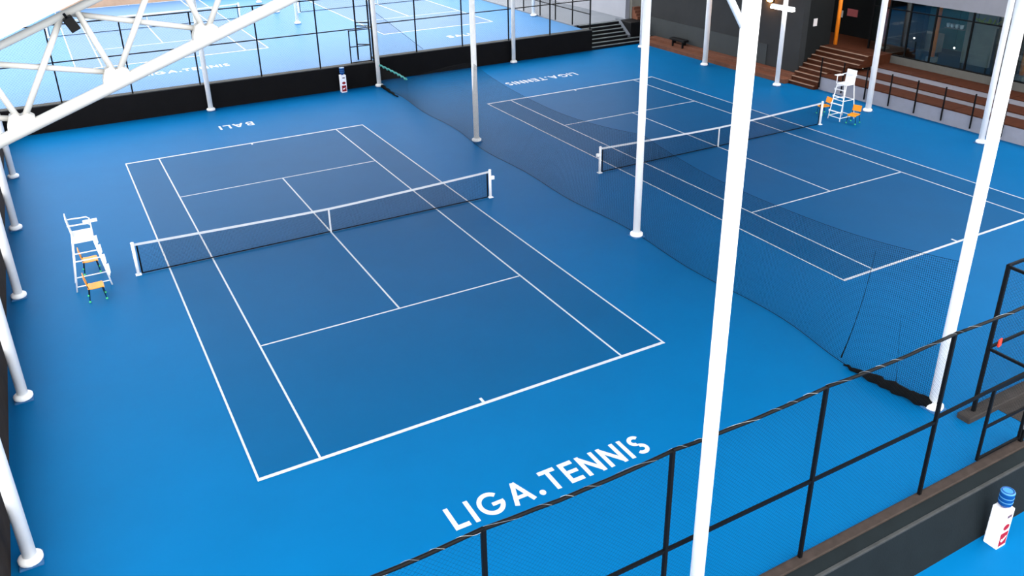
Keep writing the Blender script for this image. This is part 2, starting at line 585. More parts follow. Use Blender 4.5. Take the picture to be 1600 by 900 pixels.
# ------------------------------------------------------------------ divider net between the courts
dn = thing('divider_net', 'dark see-through divider net hanging between the two courts', 'divider net', (9.05, 0, 0))
YN, YF = -17.35, 18.5


def dtop(y):
    if y < 6.5:
        spans = ((-17.35, -5.85), (-5.85, 6.5))
        for a, b in spans:
            if a <= y <= b:
                u = (y - a) / (b - a)
                ha = 3.85 if a < -10 else 3.66
                return ha + (3.66 - ha) * u - 0.50 * 4 * u * (1 - u)
    if y < 14.6:
        u = (y - 6.5) / 8.1
        return 3.66 - 2.47 * u ** 1.15
    return 1.19 + 0.08 * (y - 14.6) / 4


def dx(y, z):
    """gentle sideways billow of the hanging net"""
    return 0.10 * math.sin(y * 0.9) * (1 - z / 4.2) - 0.22 * math.exp(-((y - 3) / 5.0) ** 2) * (1 - z / 4) - 0.18 * math.exp(-((y + 15) / 1.5) ** 2) * (1 - z / 4)


mm = M()
step = 0.05
n = int((YF - YN) / step)
for i in range(n + 1):
    y = YN + (YF - YN) * i / n
    zt_ = dtop(y)
    mm.path([(dx(y, z), y, z) for z in (0.02, zt_ * 0.5, zt_)], 0.0028, 3, False)
NR, NS = 68, 120
for j in range(1, NR):
    pts = []
    for i in range(NS + 1):
        y = YN + (YF - YN) * i / NS
        z = 0.02 + (dtop(y) - 0.02) * j / NR
        pts.append((dx(y, z), y, z))
    mm.path(pts, 0.0028, 3, False)
part('netting', mm, 'net_black', dn, kind='stuff')
ys = [YN + (14.6 - YN) * i / 70 for i in range(71)]
part('top_cable', M().path([(dx(y, dtop(y)), y, dtop(y)) for y in ys], 0.005, 5), 'net_black', dn)
ys = [14.6 + (YF - 14.6) * i / 24 for i in range(25)]
part('green_border_rope', M().path([(dx(y, dtop(y)), y, dtop(y) + 0.03 * math.sin(i * 2.1)) for i, y in enumerate(ys)],
                                   [0.03 + 0.022 * (i % 3) for i in range(25)], 7), 'rope_green', dn)
ys = [YN + (YF - YN) * i / 90 for i in range(91)]
part('bottom_hem', M().path([(dx(y, 0), y, 0.02) for y in ys], 0.009, 5), 'net_black', dn)
# heaps of slack net on the floor at both ends
hp = []
for i in range(22):
    u = i / 21
    hp.append(((-0.36 + 0.30 * u) + 0.03 * math.sin(i * 1.7), -15.1 - 2.3 * u, 0.05 + 0.09 * u + 0.02 * math.sin(i * 2.3)))
part('net_heap', sm(M().path(hp, [0.02 + (0.11 + 0.02 * math.sin(i * 1.1)) * min(1, i / 9) for i in range(22)], 9)), 'net_heap', dn)
hp = [((-0.05 - 0.12 * i / 10) + 0.03 * math.sin(i * 2), 18.3 - 2.6 * i / 10, 0.06) for i in range(11)]
part('net_heap', sm(M().path(hp, [0.10 - 0.006 * i + 0.02 * math.sin(i * 1.9) for i in range(11)], 9)), 'net_heap', dn)
cr = [(dx(-15.3 + 0.1 * math.sin(k), z) - 0.02, -15.25 + 0.35 * ((3.3 - z) / 3.3) ** 2 * (1 if k else 1), z) for k, z in enumerate((3.3, 2.6, 1.9, 1.2, 0.6, 0.15))]
part('fold', M().path(cr, [0.003, 0.006, 0.006, 0.008, 0.012, 0.02], 6), 'net_black', dn)
cr = [(dx(-16.2, z) - 0.02, -16.25 - 0.3 * ((2.0 - z) / 2.0), z) for z in (2.0, 1.3, 0.7, 0.2)]
part('fold', M().path(cr, [0.002, 0.003, 0.003, 0.008], 6), 'net_black', dn)
part('end_cord', M().tube((0.0, YN, 0.3), (0.0, YN, 3.85), 0.012, 6), 'net_black', dn)


# ------------------------------------------------------------------ fences
def chain(m, L, z0, z1, sp, r, along='x'):
    """straight diagonal wires of a chain-link panel of length L between z0 and z1"""
    H = z1 - z0
    d = sp * math.sqrt(2)
    k = -int(H / d) - 1
    while k * d < L:
        a = k * d
        for sgn in (1, -1):
            xa, xb = a, a + H
            za, zb = (z0, z1) if sgn > 0 else (z1, z0)
            if xa < 0:
                za += (zb - za) * (0 - xa) / H; xa = 0
            if xb > L:
                zb -= (zb - za) * (xb - L) / (xb - xa) if xb > xa else 0; xb = L
            if xb - xa > 0.01:
                off = 0.004 * sgn
                if along == 'x':
                    m.tube((xa, off, za), (xb, off, zb), r, 3, False)
                else:
                    m.tube((off, xa, za), (off, xb, zb), r, 3, False)
        k += 1


def fence_post(t, x, y, z0, z1, w=0.07):
    return part('post', M().bbox(x - w / 2, x + w / 2, y - w / 2, y + w / 2, z0, z1, 0.008), 'black_steel', t)


# foreground fence on the near wall
YFN = -19.2
fn = thing('chain_link_fence', 'black chain-link fence in the foreground with sagging wired top rail', 'fence', (0, YFN, 0.055))
px = [-10.1, -6.9, -3.71, -0.46, 2.84, 6.22]
for x in px:
    fence_post(fn, x, 0, 0, 3.80)
fence_post(fn, 9.62, 0, 0, 3.80, 0.09)
allp = px + [9.62]
for a, b in zip(allp[:-1], allp[1:]):
    pts = [(a + (b - a) * i / 8, 0, 3.80 - 0.05 * math.sin(math.pi * i / 8) + rnd.uniform(-0.008, 0.008)) for i in range(9)]
    tr_ = part('top_rail', sm(M().path(pts, 0.032, 10)), 'black_steel', fn)
    wp = []
    for i in range(60):
        u = i / 59
        an = u * 34 * (b - a) / 3.2 + 2.5 * math.sin(u * 9 + a)
        x = a + (b - a) * u
        wp.append((x, 0.034 * math.cos(an), 3.80 - 0.05 * math.sin(math.pi * u) + 0.034 * math.sin(an) + 0.004))
    part('tie_wire', M().path(wp, 0.0028, 4), 'wire_silver', tr_)
    if b < 9:
        part('middle_rail', M().bar((a, 0, 1.80), (b, 0, 1.80), 0.05, 0.06), 'black_steel', fn)
part('middle_rail', M().bar((6.22, 0, 1.90), (9.62, 0, 1.985), 0.05, 0.06), 'black_steel', fn)
mm = M()
for a, b in ((-10.1, 8.0),):
    c = M(); chain(c, b - a, 0.03, 3.75, 0.06, 0.0012)
    c.v = [(x + a, y, z) for x, y, z in c.v]
    mm.add(c.v, c.f)
c = M(); chain(c, 1.62, 2.0, 3.75, 0.06, 0.0012); mm.add([(x + 8.0, y, z) for x, y, z in c.v], c.f)
part('chain_mesh', mm, 'wire_black', fn, kind='stuff')

gt = thing('fence_gate', 'black mesh gate at the right end of the foreground fence', 'gate', (8.02, YFN, 0.06))
part('stile', M().bbox(0, 0.06, -0.03, 0.03, 0.10, 1.92, 0.008), 'black_steel', gt)
part('stile', M().bbox(1.46, 1.52, -0.03, 0.03, 0.10, 1.92, 0.008), 'black_steel', gt)
for z in (0.13, 0.95, 1.89):
    part('rail', M().bar((0.06, 0, z), (1.46, 0, z), 0.045, 0.05), 'black_steel', gt)
c = M(); chain(c, 1.40, 0.15, 1.87, 0.06, 0.0012); c.v = [(x + 0.06, y, z) for x, y, z in c.v]
part('chain_mesh', c, 'wire_black', gt, kind='stuff')
part('hinge', sm(M().tube((1.545, -0.03, 0.35), (1.545, -0.03, 0.47), 0.02, 10)), 'wire_silver', gt)
part('hinge', sm(M().tube((1.545, -0.03, 1.55), (1.545, -0.03, 1.67), 0.02, 10)), 'wire_silver', gt)

# fence that closes the near end of the right court and turns to the gate
fs_ = thing('chain_link_fence', 'tall black fence corner behind the gate at the right edge', 'fence', (9.62, -18.05, 0.14))
for x, y, w in ((0, 0, 0.08), (3.2, 0, 0.07), (6.4, 0, 0.07)):
    fence_post(fs_, x, y, 0, 3.80, w)
for z in (3.78, 1.72):
    part('rail', M().bar((0, 0, z), (6.4, 0, z), 0.05, 0.06), 'black_steel', fs_)
    part('rail', M().bar((0, -0.02, z - 0.03), (0, -1.10, z - 0.03), 0.05, 0.06), 'black_steel', fs_)
c = M(); chain(c, 6.4, 0.03, 3.75, 0.06, 0.0012)
part('chain_mesh', c, 'wire_black', fs_, kind='stuff')
c = M(); chain(c, 1.08, 0.05, 3.72, 0.06, 0.0012, 'y'); c.v = [(x, y - 1.1, z) for x, y, z in c.v]
part('chain_mesh', c, 'wire_black', fs_, kind='stuff')
struct('wall_landing', M().bbox(9.25, 17, -18.22, -17.9, -0.3, 0.14, 0.02), 'landing', 'low brown kerb under the fence corner', 'wall')
struct('floor_landing', M().box(10.35, 17, -19.2, -18.22, -0.2, 0.012), 'landing', 'dark grey landing behind the gate', 'floor')
cl = M()
cl.add([(-0.05, -0.012, 0.10), (0.06, -0.012, 0.12), (0.05, -0.02, -0.06), (-0.045, -0.02, -0.09), (-0.05, 0.012, 0.10), (0.06, 0.012, 0.12), (0.05, 0.02, -0.06), (-0.045, 0.02, -0.09)],
       [(0, 1, 2, 3), (7, 6, 5, 4), (0, 4, 5, 1), (1, 5, 6, 2), (2, 6, 7, 3), (3, 7, 4, 0)])
tag(link('cloth_tag', cl.mesh('cloth_tag'), 'red_cloth', None, (9.92, -18.10, 1.90)), 'small red cloth tied to the fence corner rail', 'cloth')

# fence on top of the far wall
ff = thing('chain_link_fence', 'black frame fence on the black wall behind the nearer court', 'fence', (0, 19.05, 1.36))
fpx = [-10.4, -7.32, -4.07, -0.76, 2.46, 5.74, 8.9]
for x in fpx:
    fence_post(ff, x, 0, 0, 3.76)
for a, b in zip(fpx[:-1], fpx[1:]):
    part('top_rail', M().bar((a, 0, 3.74), (b, 0, 3.74), 0.05, 0.06), 'black_steel', ff)
    part('middle_rail', M().bar((a, 0, 1.97), (b, 0, 1.97), 0.05, 0.055), 'black_steel', ff)
c = M(); chain(c, 19.3, 0.02, 3.72, 0.10, 0.0016); c.v = [(x - 10.4, y, z) for x, y, z in c.v]
part('chain_mesh', c, 'wire_black', ff, kind='stuff')
gf = thing('fence_gate', 'black framed gate in the far fence left of the divider column', 'gate', (7.55, 19.15, 1.37))
for x in (0, 1.22):
    part('stile', M().bbox(x, x + 0.06, -0.03, 0.03, 0.02, 1.9, 0.008), 'black_steel', gf)
for z in (0.06, 0.95, 1.86):
    part('rail', M().bar((0.06, 0, z), (1.22, 0, z), 0.045, 0.05), 'black_steel', gf)
fv = thing('chain_link_fence', 'tall black framed passage behind the far gate, beside the divider column', 'fence', (8.4, 20.3, ZF))
for x, y in ((0, 0), (0.62, -0.5)):
    fence_post(fv, x, y, 0.0, 3.9, 0.08)
for z in (0.9, 1.95, 2.15, 3.85):
    part('rail', M().bar((0, 0, z), (0.62, -0.5, z), 0.045, 0.055), 'black_steel', fv)
# continued on the set-back wall
fb = thing('chain_link_fence', 'black frame fence on the black wall behind the right court', 'fence', (0, 19.95, 1.38))
fqx = [9.35, 11.95, 15.0, 18.25, 21.3, 24.42]
for x in fqx:
    fence_post(fb, x, 0, 0, 3.76, 0.08 if x > 24 else 0.07)
for a, b in zip(fqx[:-1], fqx[1:]):
    part('top_rail', M().bar((a, 0, 3.74), (b, 0, 3.74), 0.05, 0.06), 'black_steel', fb)
    part('middle_rail', M().bar((a, 0, 1.93), (b, 0, 1.93), 0.05, 0.055), 'black_steel', fb)
c = M(); chain(c, 15.0, 0.02, 3.72, 0.10, 0.0016); c.v = [(x + 9.4, y, z) for x, y, z in c.v]
part('chain_mesh', c, 'wire_black', fb, kind='stuff')
sf = thing('chain_link_fence', 'dark side fence of the raised terrace above the black stairs', 'fence', (24.42, 0, 1.38))
for y in (22.1, 24.3, 26.4, 28.8):
    fence_post(sf, 0, y, -0.1, 3.76)
for z in (1.0, 1.93, 3.74):
    part('rail', M().bar((0, 20.0, z), (0, 28.8, z), 0.05, 0.055), 'black_steel', sf)
c = M(); chain(c, 8.8, 0.02, 3.72, 0.10, 0.002, 'y'); c.v = [(x, y + 20.0, z) for x, y, z in c.v]
part('chain_mesh', c, 'wire_black', sf, kind='stuff')
# divider net on the raised terrace
dn2 = thing('divider_net', 'blue-grey slack net sloping down beside the far divider column', 'divider net', (9.25, 20.6, ZF))
mm = M()
for i in range(69):
    x = 3.4 * i / 68
    mm.tube((x, 0, 0.02), (x, 0, 0.06 + 2.95 * (1 - x / 3.4)), 0.0022, 3, False)
for j in range(1, 58):
    z = 0.05 * j
    mm.tube((0, 0, z), (3.4 * max(0.02, 1 - (z - 0.06) / 2.95), 0, z), 0.0022, 3, False)
part('netting', mm, 'net_black', dn2, kind='stuff')
part('top_cable', M().tube((0, 0, 3.0), (3.4, 0, 0.06), 0.010, 6), 'net_black', dn2)
part('end_pole', sm(M().tube((0.28, 0.05, 0.0), (0.28, 0.05, 1.9), 0.025, 10)), 'black_steel', dn2)
part('end_pole', sm(M().tube((0.52, 0.05, 0.0), (0.52, 0.05, 2.2), 0.025, 10)), 'black_steel', dn2)


# ------------------------------------------------------------------ umpire chairs
def umpire_chair(label, loc, rz):
    t = thing('umpire_chair', label, 'umpire chair', loc, rz, 'umpire chairs')
    B = {(-1, -1): (-0.50, -0.36), (-1, 1): (-0.50, 0.36), (1, -1): (0.50, -0.36), (1, 1): (0.50, 0.36)}
    T = {(-1, -1): (-0.27, -0.27), (-1, 1): (-0.27, 0.27), (1, -1): (0.26, -0.27), (1, 1): (0.26, 0.27)}
    HS = 1.72

    def at(c, z):
        u = z / HS
        return (B[c][0] + (T[c][0] - B[c][0]) * u, B[c][1] + (T[c][1] - B[c][1]) * u, z)
    for c in B:
        part('leg', sm(M().tube(at(c, 0.0), at(c, HS), 0.024, 10)), 'steel_white', t)
    for z in (0.16, 0.98):
        for a, b in (((-1, -1), (1, -1)), ((-1, 1), (1, 1)), ((-1, -1), (-1, 1)), ((1, -1), (1, 1))):
            part('crossbar', sm(M().tube(at(a, z), at(b, z), 0.018, 8)), 'steel_white', t)
    for z in (0.42, 0.78, 1.14, 1.47):
        a, b = at((1, -1), z), at((1, 1), z)
        part('step', M().bbox(a[0] - 0.02, a[0] + 0.10, a[1], b[1], z, z + 0.02, 0.006), 'steel_white', t)
        part('step_side', M().prism([(a[0], z - 0.13), (a[0] + 0.03, z - 0.13), (a[0] + 0.10, z), (a[0] + 0.09, z + 0.06), (a[0] - 0.03, z + 0.03)], 'y', a[1] - 0.008, a[1] + 0.008), 'steel_white', t)
    part('seat', M().bbox(-0.30, 0.30, -0.29, 0.29, HS, HS + 0.045, 0.012), 'steel_white', t)
    part('seat_skirt', M().box(-0.285, 0.27, -0.285, -0.265, HS - 0.16, HS), 'steel_white', t)
    bk = M()
    bk.add([(-0.28, -0.28, HS + 0.045), (-0.28, 0.28, HS + 0.045), (-0.36, 0.28, HS + 0.66), (-0.36, -0.28, HS + 0.66),
            (-0.25, -0.28, HS + 0.045), (-0.25, 0.28, HS + 0.045), (-0.335, 0.28, HS + 0.66), (-0.335, -0.28, HS + 0.66)],
           [(0, 1, 2, 3), (7, 6, 5, 4), (0, 4, 5, 1), (1, 5, 6, 2), (2, 6, 7, 3), (3, 7, 4, 0)])
    part('backrest', bk, 'steel_white', t)
    for s in (-1, 1):
        part('armrest', sm(M().path([(-0.34, s * 0.29, HS + 0.44), (0.22, s * 0.29, HS + 0.42), (0.30, s * 0.29, HS + 0.36), (0.30, s * 0.29, HS + 0.02)], 0.02, 8)), 'steel_white', t)
    part('writing_shelf', M().bbox(0.10, 0.50, -0.32, -0.08, HS + 0.44, HS + 0.465, 0.008), 'steel_white', t)
    return t


umpire_chair('white umpire chair on the left beside the nearest court, orange chairs by it', (-7.72, 0.06, 0), 0)
umpire_chair('white umpire chair at the far right in front of the bleachers', (25.95, 0.18, 0), math.pi)


# ------------------------------------------------------------------ orange chairs with ball feet
def plastic_chair(label, loc, rz, first=[None]):
    if first[0]:
        return dup(first[0], label, loc, rz)
    t = thing('plastic_chair', label, 'chair', loc, rz, 'orange chairs beside the umpire chairs')
    sv = M()
    prof = [(-0.22, 0.462), (-0.1, 0.442), (0.08, 0.445), (0.19, 0.452), (0.235, 0.425), (0.24, 0.40)]
    lo = [(x, z - 0.022) for x, z in reversed(prof)]
    sv.prism(prof + lo, 'y', -0.215, 0.215)
    part('seat', sv, 'orange_plastic', t)
    bp_ = [(-0.205, 0.56), (-0.225, 0.66), (-0.262, 0.84), (-0.282, 0.838), (-0.25, 0.66), (-0.23, 0.56)]
    bm = M()
    bm.prism(bp_, 'y', -0.21, 0.21)
    part('backrest', bm, 'orange_plastic', t)
    for s in (-1, 1):
        part('back_upright', sm(M().path([(-0.19, s * 0.17, 0.44), (-0.225, s * 0.17, 0.58), (-0.245, s * 0.17, 0.70)], 0.012, 7)), 'black_steel', t)
        for x, xb in ((-0.17, -0.235), (0.17, 0.235)):
            lg = part('leg', sm(M().tube((x, s * 0.18, 0.435), (xb, s * 0.225, 0.03), 0.013, 8)), 'black_steel', t)
            part('ball_foot', sm(M().ball((xb, s * 0.225, 0.036), 0.036, 10, 6)), 'tennis_ball', lg, 'green tennis ball')
        part('side_rail', sm(M().tube((-0.17, s * 0.18, 0.428), (0.17, s * 0.18, 0.428), 0.012, 7)), 'black_steel', t)
    first[0] = t
    return t


plastic_chair('orange chair on ball feet, camera side of the left umpire chair', (-7.69, -1.05, 0), 0)
plastic_chair('orange chair on ball feet, far side of the left umpire chair', (-7.68, 1.05, 0), 0)
plastic_chair('orange chair on ball feet, right of the far umpire chair', (25.82, -0.66, 0), math.pi + 0.25)
plastic_chair('orange chair on ball feet between the far net post and umpire chair', (25.82, 1.16, 0), math.pi - 0.2)


# ------------------------------------------------------------------ water dispensers
def dispenser(label, x, y, z):
    t = thing('water_dispenser', label, 'water dispenser', (x, y, z), 0, 'water dispensers')
    part('cabinet', M().bbox(-0.16, 0.16, -0.15, 0.15, 0, 0.98, 0.02), 'dispenser_white', t)
    part('logo_plate', M().bbox(-0.06, 0.08, -0.163, -0.15, 0.80, 0.86, 0.004), 'label_dark', t)  # small dark logo, raised slightly from the cabinet front
    part('label_panel', M().prism([(-0.13, 0.06), (0.12, 0.06), (0.12, 0.40), (-0.13, 0.40)], 'y', -0.156, -0.150), 'label_red', t)
    sw = M().prism([(-0.10, 0.20), (-0.05, 0.16), (0.02, 0.20), (0.09, 0.29), (0.03, 0.26), (-0.03, 0.23), (-0.07, 0.25)], 'y', -0.160, -0.156)
    part('label_mark', sw, 'dispenser_white', t)
    ov = [(0.0 + 0.10 * math.cos(2 * math.pi * k / 16), 0.54 + 0.075 * math.sin(2 * math.pi * k / 16)) for k in range(16)]
    part('label_oval', M().prism(ov, 'y', -0.156, -0.150), 'label_red', t)
    bt = part('bottle', sm(M().lathe([(0.06, 0.97), (0.075, 1.0), (0.13, 1.05), (0.14, 1.09), (0.14, 1.13), (0.132, 1.15), (0.14, 1.17), (0.14, 1.23),
                                      (0.132, 1.25), (0.14, 1.27), (0.14, 1.35), (0.125, 1.39), (0.10, 1.395), (0.09, 1.365)], n=22)), 'bottle_blue', t)
    for zz in (1.15, 1.25):
        part('bottle_rib', sm(M().lathe([(0.134, zz - 0.012), (0.143, zz - 0.008), (0.143, zz + 0.008), (0.134, zz + 0.012)], n=22)), 'bottle_ring', bt)
    part('bottle_rim', sm(M().lathe([(0.138, 1.355), (0.143, 1.365), (0.128, 1.392), (0.118, 1.385)], n=22)), 'bottle_ring', bt)
    return t


dispenser('white water dispenser with blue bottle by the foreground wall, bottom right', 7.83, -20.07, ZL)
dispenser('white and red water dispenser against the far black wall', 6.78, 18.52, 0)


# ------------------------------------------------------------------ near gable truss
tz = thing('roof_truss', 'white lattice roof truss crossing the top left corner', 'truss', (0, -19.4, 0))


def zb(x): return 10.147 + 0.365 * (x + 8.006)
def zt2(x): return 10.905 + 0.39 * (x + 7.83)


def half(mx):
    X = (lambda x: x) if mx > 0 else (lambda x: 2 * XR1 - x)
    part('bottom_chord', sm(M().tube((X(-9.85), 0, zb(-9.85)), (X(XR1), 0, zb(XR1)), 0.051, 16)), 'truss_paint', tz)
    part('top_chord', sm(M().tube((X(-10.6), 0, zt2(-10.6)), (X(XR1), 0, zt2(XR1)), 0.032, 14)), 'truss_paint', tz)
    bn = [-9.37, -8.60, -7.82, -7.05, -6.28, -5.51, -4.74, -3.97, -3.20, -2.43, -1.66, -0.89]
    for x in bn:
        zn = zb(x) + 0.05
        for dxx in (-0.20, 0.46):
            xt = x + dxx
            if xt < XR1 and xt > -10.5:
                part('web_member', sm(M().tube((X(x), 0, zn), (X(xt), 0, zt2(xt)), 0.025, 10)), 'truss_paint', tz)
        xt = x - 1.02
        if xt > -10.5:
            part('web_member', sm(M().tube((X(x), 0.06, zn + 0.03), (X(xt), 0.06, zt2(xt) - 0.02), 0.024, 10)), 'truss_paint', tz)
        pl_ = [(-0.16, -0.03), (0.15, 0.07), (0.14, 0.13), (0.08, 0.17), (0.0, 0.15), (-0.05, 0.19), (-0.11, 0.16), (-0.15, 0.06)]
        pl_ = [(X(x + 0.72 * a), zb(x) + 0.8 * b) for a, b in pl_]
        part('gusset_plate', M().prism(pl_, 'y', -0.028, 0.075), 'truss_paint', tz)
    part('end_post', sm(M().tube((X(-9.8), 0, zb(-9.8)), (X(-9.8), 0, zt2(-9.8)), 0.05, 12)), 'truss_paint', tz)


half(1)
half(-1)
fl = thing('floodlight', 'small black box light hung on the truss at top left', 'floodlight', (-7.303, -19.47, 11.03))
fb_ = M().bbox(-0.038, 0.038, -0.045, 0.045, -0.058, 0.058, 0.006)
part('housing', fb_, 'black_steel', fl)
part('bracket', M().bar((0.0, 0.0, 0.056), (0.0, 0.02, 0.085), 0.02, 0.03), 'black_steel', fl)
fl.rotation_euler = (0, -0.45, 0)


# ------------------------------------------------------------------ right side: plinth, dark wall, stairs, bleachers, pavilion
struct('wall_right', M().box(29.75, 30.2, 6.75, 21.4, -0.4, 9.0), 'build_dark', 'tall dark grey wall behind the right court', 'wall')
wr = bpy.data.objects['wall_right']
part('lower_band', M().box(29.70, 29.75, 9.2, 20.4, 0.4, 1.65), 'build_band', wr)
struct('wall_return', M().box(30.2, 32.1, 6.75, 8.6, -0.4, 9.0), 'build_darker', 'dark return wall beside the brown stairs', 'wall')
pw = struct('trim_plinth', M().bbox(28.62, 29.2, 6.55, 19.7, -0.02, 0.24, 0.015), 'wood_plinth', 'brown stepped plinth along the dark wall', 'plinth')
part('upper_step', M().bbox(29.2, 29.72, 6.62, 19.7, 0.0, 0.44, 0.015), 'wood_plinth', pw)
bk = thing('bench', 'small black bench on the plinth below the dark wall', 'bench', (29.25, 16.6, 0.24))
part('seat', M().bbox(-0.22, 0.22, -0.75, 0.75, 0.42, 0.55, 0.02), 'stair_black', bk)
for s in (-1, 1):
    part('leg', M().bbox(-0.16, 0.16, s * 0.5 - 0.04, s * 0.5 + 0.04, 0.0, 0.42, 0.01), 'stair_black', bk)

st = thing('staircase', 'brown wooden stairs with pale nosings between dark wall and bleachers', 'stairs', (28.95, 0, 0))
NSTEP, RH, TD = 9, 0.2, 0.30
for k in range(NSTEP):
    yr = 4.72 if k < 4 else (4.05 if k < 6 else 3.4)
    x0 = k * TD
    sp = part('step', M().box(x0, NSTEP * TD + 0.2, yr, 6.74, k * RH, (k + 1) * RH), 'wood_brown', st)
    part('nosing', M().bbox(x0 - 0.02, x0 + 0.07, yr, 6.72, (k + 1) * RH - 0.03, (k + 1) * RH + 0.006, 0.004), 'nosing', sp)
struct('floor_porch', M().box(31.9, 35.0, 3.2, 9.6, 1.3, 1.8), 'wood_brown', 'dark brown porch at the top of the brown stairs', 'floor')
struct('wall_porch', M().prism([(35.0, 3.0), (35.4, 3.0), (35.4, 10.0), (30.2, 10.0), (30.2, 9.6), (35.0, 9.6)], 'z', 1.8, 9.0), 'build_darker', 'very dark porch wall behind the orange post', 'wall')

bl = thing('bleachers', 'grey concrete bleachers with brown wooden benches below the glass front', 'bleachers', (29.3, 0, 0))
BR = [(0.0, 1.2, 0.0, 0.78, 4.68), (1.2, 2.34, 0.0, 1.02, 4.0), (2.34, 3.64, 0.0, 1.31, 3.35)]
for k, (xa, xb, za, zb_, yl) in enumerate(BR):
    part('riser', M().box(xa, xb, -16.0, yl, za, zb_ - 0.06), 'bleacher_grey', bl)
    y = yl
    while y > -15.9:
        y2 = max(y - 4.0, -16.0)
        part('bench_board', M().bbox(xa - 0.03, xb, y2 + 0.008, y - 0.008, zb_ - 0.06, zb_, 0.01), 'wood_brown', bl)
        y = y2
for k, y in enumerate((4.6, 3.1, 1.6, 0.12, -1.38, -2.88, -4.39, -5.9, -7.4)):
    part('guard_post', M().bbox(-0.09, -0.035, y - 0.03, y + 0.03, 0.14, 1.78, 0.006), 'black_steel', bl)

struct('wall_pavilion', M().box(32.95, 33.35, -16, 4.85, -0.4, 1.70), 'plinth_grey', 'grey plinth wall under the pavilion glass', 'wall')
struct('wall_fascia', M().box(32.7, 33.5, -16, 4.1, 4.66, 6.6), 'fascia_grey', 'pale grey fascia above the pavilion glass', 'wall')
struct('floor_pavilion', M().box(33.35, 41, -16, 4.85, 1.3, 1.62), 'interior_floor', 'floor inside the glass pavilion', 'floor')
struct('wall_interior', M().box(40.6, 41, -16, 6.9, 1.6, 6.6), 'interior', 'dim back wall inside the glass pavilion', 'wall')
struct('ceiling', M().box(33.3, 41, -16, 6.9, 5.2, 5.4), 'interior', 'dark ceiling inside the glass pavilion', 'ceiling')
struct('wall_partition', M().box(34.8, 34.95, -1.2, 0.35, 1.62, 5.2), 'interior_pale', 'pale partition behind the pavilion glass', 'wall')
struct('wall_teal', M().box(37.2, 37.35, 0.6, 4.6, 1.62, 5.2), 'interior_teal', 'teal partition deep inside the pavilion', 'wall')
wf = thing('window_1', 'dark glazed front of the pavilion above the bleachers', 'window', (33.05, 0, 1.70), kind='structure')
mull = [4.82, 3.75, 2.45, 0.95, -1.1, -3.2, -5.4, -7.6]
for k, y in enumerate(mull):
    part('mullion', M().bbox(-0.05, 0.05, y - 0.04, y + 0.04, 0.0, 2.96, 0.008), 'black_steel', wf)
part('bottom_frame', M().bar((0, -16, 0.03), (0, 4.86, 0.03), 0.10, 0.06), 'black_steel', wf)
part('transom', M().bar((0, -16, 2.45), (0, 4.86, 2.45), 0.07, 0.06), 'black_steel', wf)
for a, b in zip(mull[1:], mull[:-1]):
    for z0_, z1_ in ((0.06, 2.42), (2.48, 2.95)):
        part('pane', M().box(-0.008, 0.008, a + 0.04, b - 0.04, z0_, z1_), 'glass', wf)


def post(label, x, y, z, top, material, base=True):
    t = thing('timber_post', label, 'post', (x, y, z))
    part('shaft', sm(M().tube((0, 0, 0.28 if base else 0.0), (0, 0, top - z), 0.11, 14)), material, t)
    if base:
        part('pad', M().bbox(-0.22, 0.22, -0.22, 0.22, 0, 0.28, 0.02), 'interior_pale', t)
    return t


post('bright orange post on the brown porch beside the dark wall', 32.36, 6.55, 1.8, 6.2, 'orange_post', False)
post('reddish post behind the glass, half hidden by a white column', 33.75, 4.35, 1.62, 5.2, 'brick_post')
post('orange post behind the middle of the pavilion glass', 33.75, 1.28, 1.62, 5.2, 'orange_post')
post('orange post behind the glass at the right edge', 33.75, -3.62, 1.62, 5.2, 'orange_post')
dp = struct('trim_1', M().bbox(32.6, 32.94, -3.52, -3.16, 1.32, 4.64, 0.02), 'build_darker', 'dark upright post between glass bays', 'trim')
# things seen dimly through the glass
tb = thing('counter_table', 'dim table with a pale cloth inside the pavilion', 'table', (35.2, -2.3, 1.62))
part('top', M().bbox(-0.5, 0.5, -0.7, 0.7, 0.72, 0.76, 0.01), 'interior_pale', tb)
for sx in (-1, 1):
    for sy in (-1, 1):
        part('leg', sm(M().tube((sx * 0.42, sy * 0.62, 0), (sx * 0.42, sy * 0.62, 0.72), 0.025, 8)), 'black_steel', tb)
tb2 = thing('counter_table', 'pale low counter with red end inside the pavilion glass', 'table', (36.0, 3.3, 1.62))
part('body', M().bbox(-0.3, 0.3, -0.8, 0.5, 0, 1.0, 0.02), 'interior_pale', tb2)
part('end_panel', M().bbox(-0.3, 0.3, 0.5, 0.85, 0, 0.98, 0.02), 'sign_red', tb2)
pl2 = thing('hanging_planter', 'yellow-green leafy hanging plant behind the pavilion glass', 'plant', (34.2, -1.1, 3.78))
part('planter', M().bbox(-0.12, 0.12, -0.6, 0.6, 0, 0.14, 0.02), 'interior_pale', pl2)
for y in (-0.5, 0.5):
    part('cord', M().tube((0, y, 0.12), (0, y, 5.2 - 3.78), 0.008, 6), 'black_steel', pl2)
lm = M()
for i in range(34):
    a, y = rnd.uniform(-0.9, 0.9), rnd.uniform(-0.55, 0.55)
    L = rnd.uniform(0.16, 0.34)
    tip = (rnd.uniform(-0.2, 0.2), y + L * math.sin(a), 0.14 + L * math.cos(a) * rnd.choice((1, 1, -0.4)))
    b0 = Vector((0, y, 0.14)); b1 = Vector(tip); md = (b0 + b1) / 2 + Vector((0.03, 0, 0.03))
    lm.add([b0, md + Vector((0, 0.05, 0)), b1, md - Vector((0, 0.05, 0))], [(0, 1, 2, 3)])
part('leaves', lm, 'leaf_yellow', pl2, kind='stuff')
cupm = sm(M().lathe([(0.05, 0), (0.09, 0.04), (0.10, 0.2), (0.085, 0.2), (0.08, 0.06)], n=12)).mesh('vessel_cup')  # profile of the white shelf vessels, unlit
cupm.materials.append(MATS['dispenser_white'])
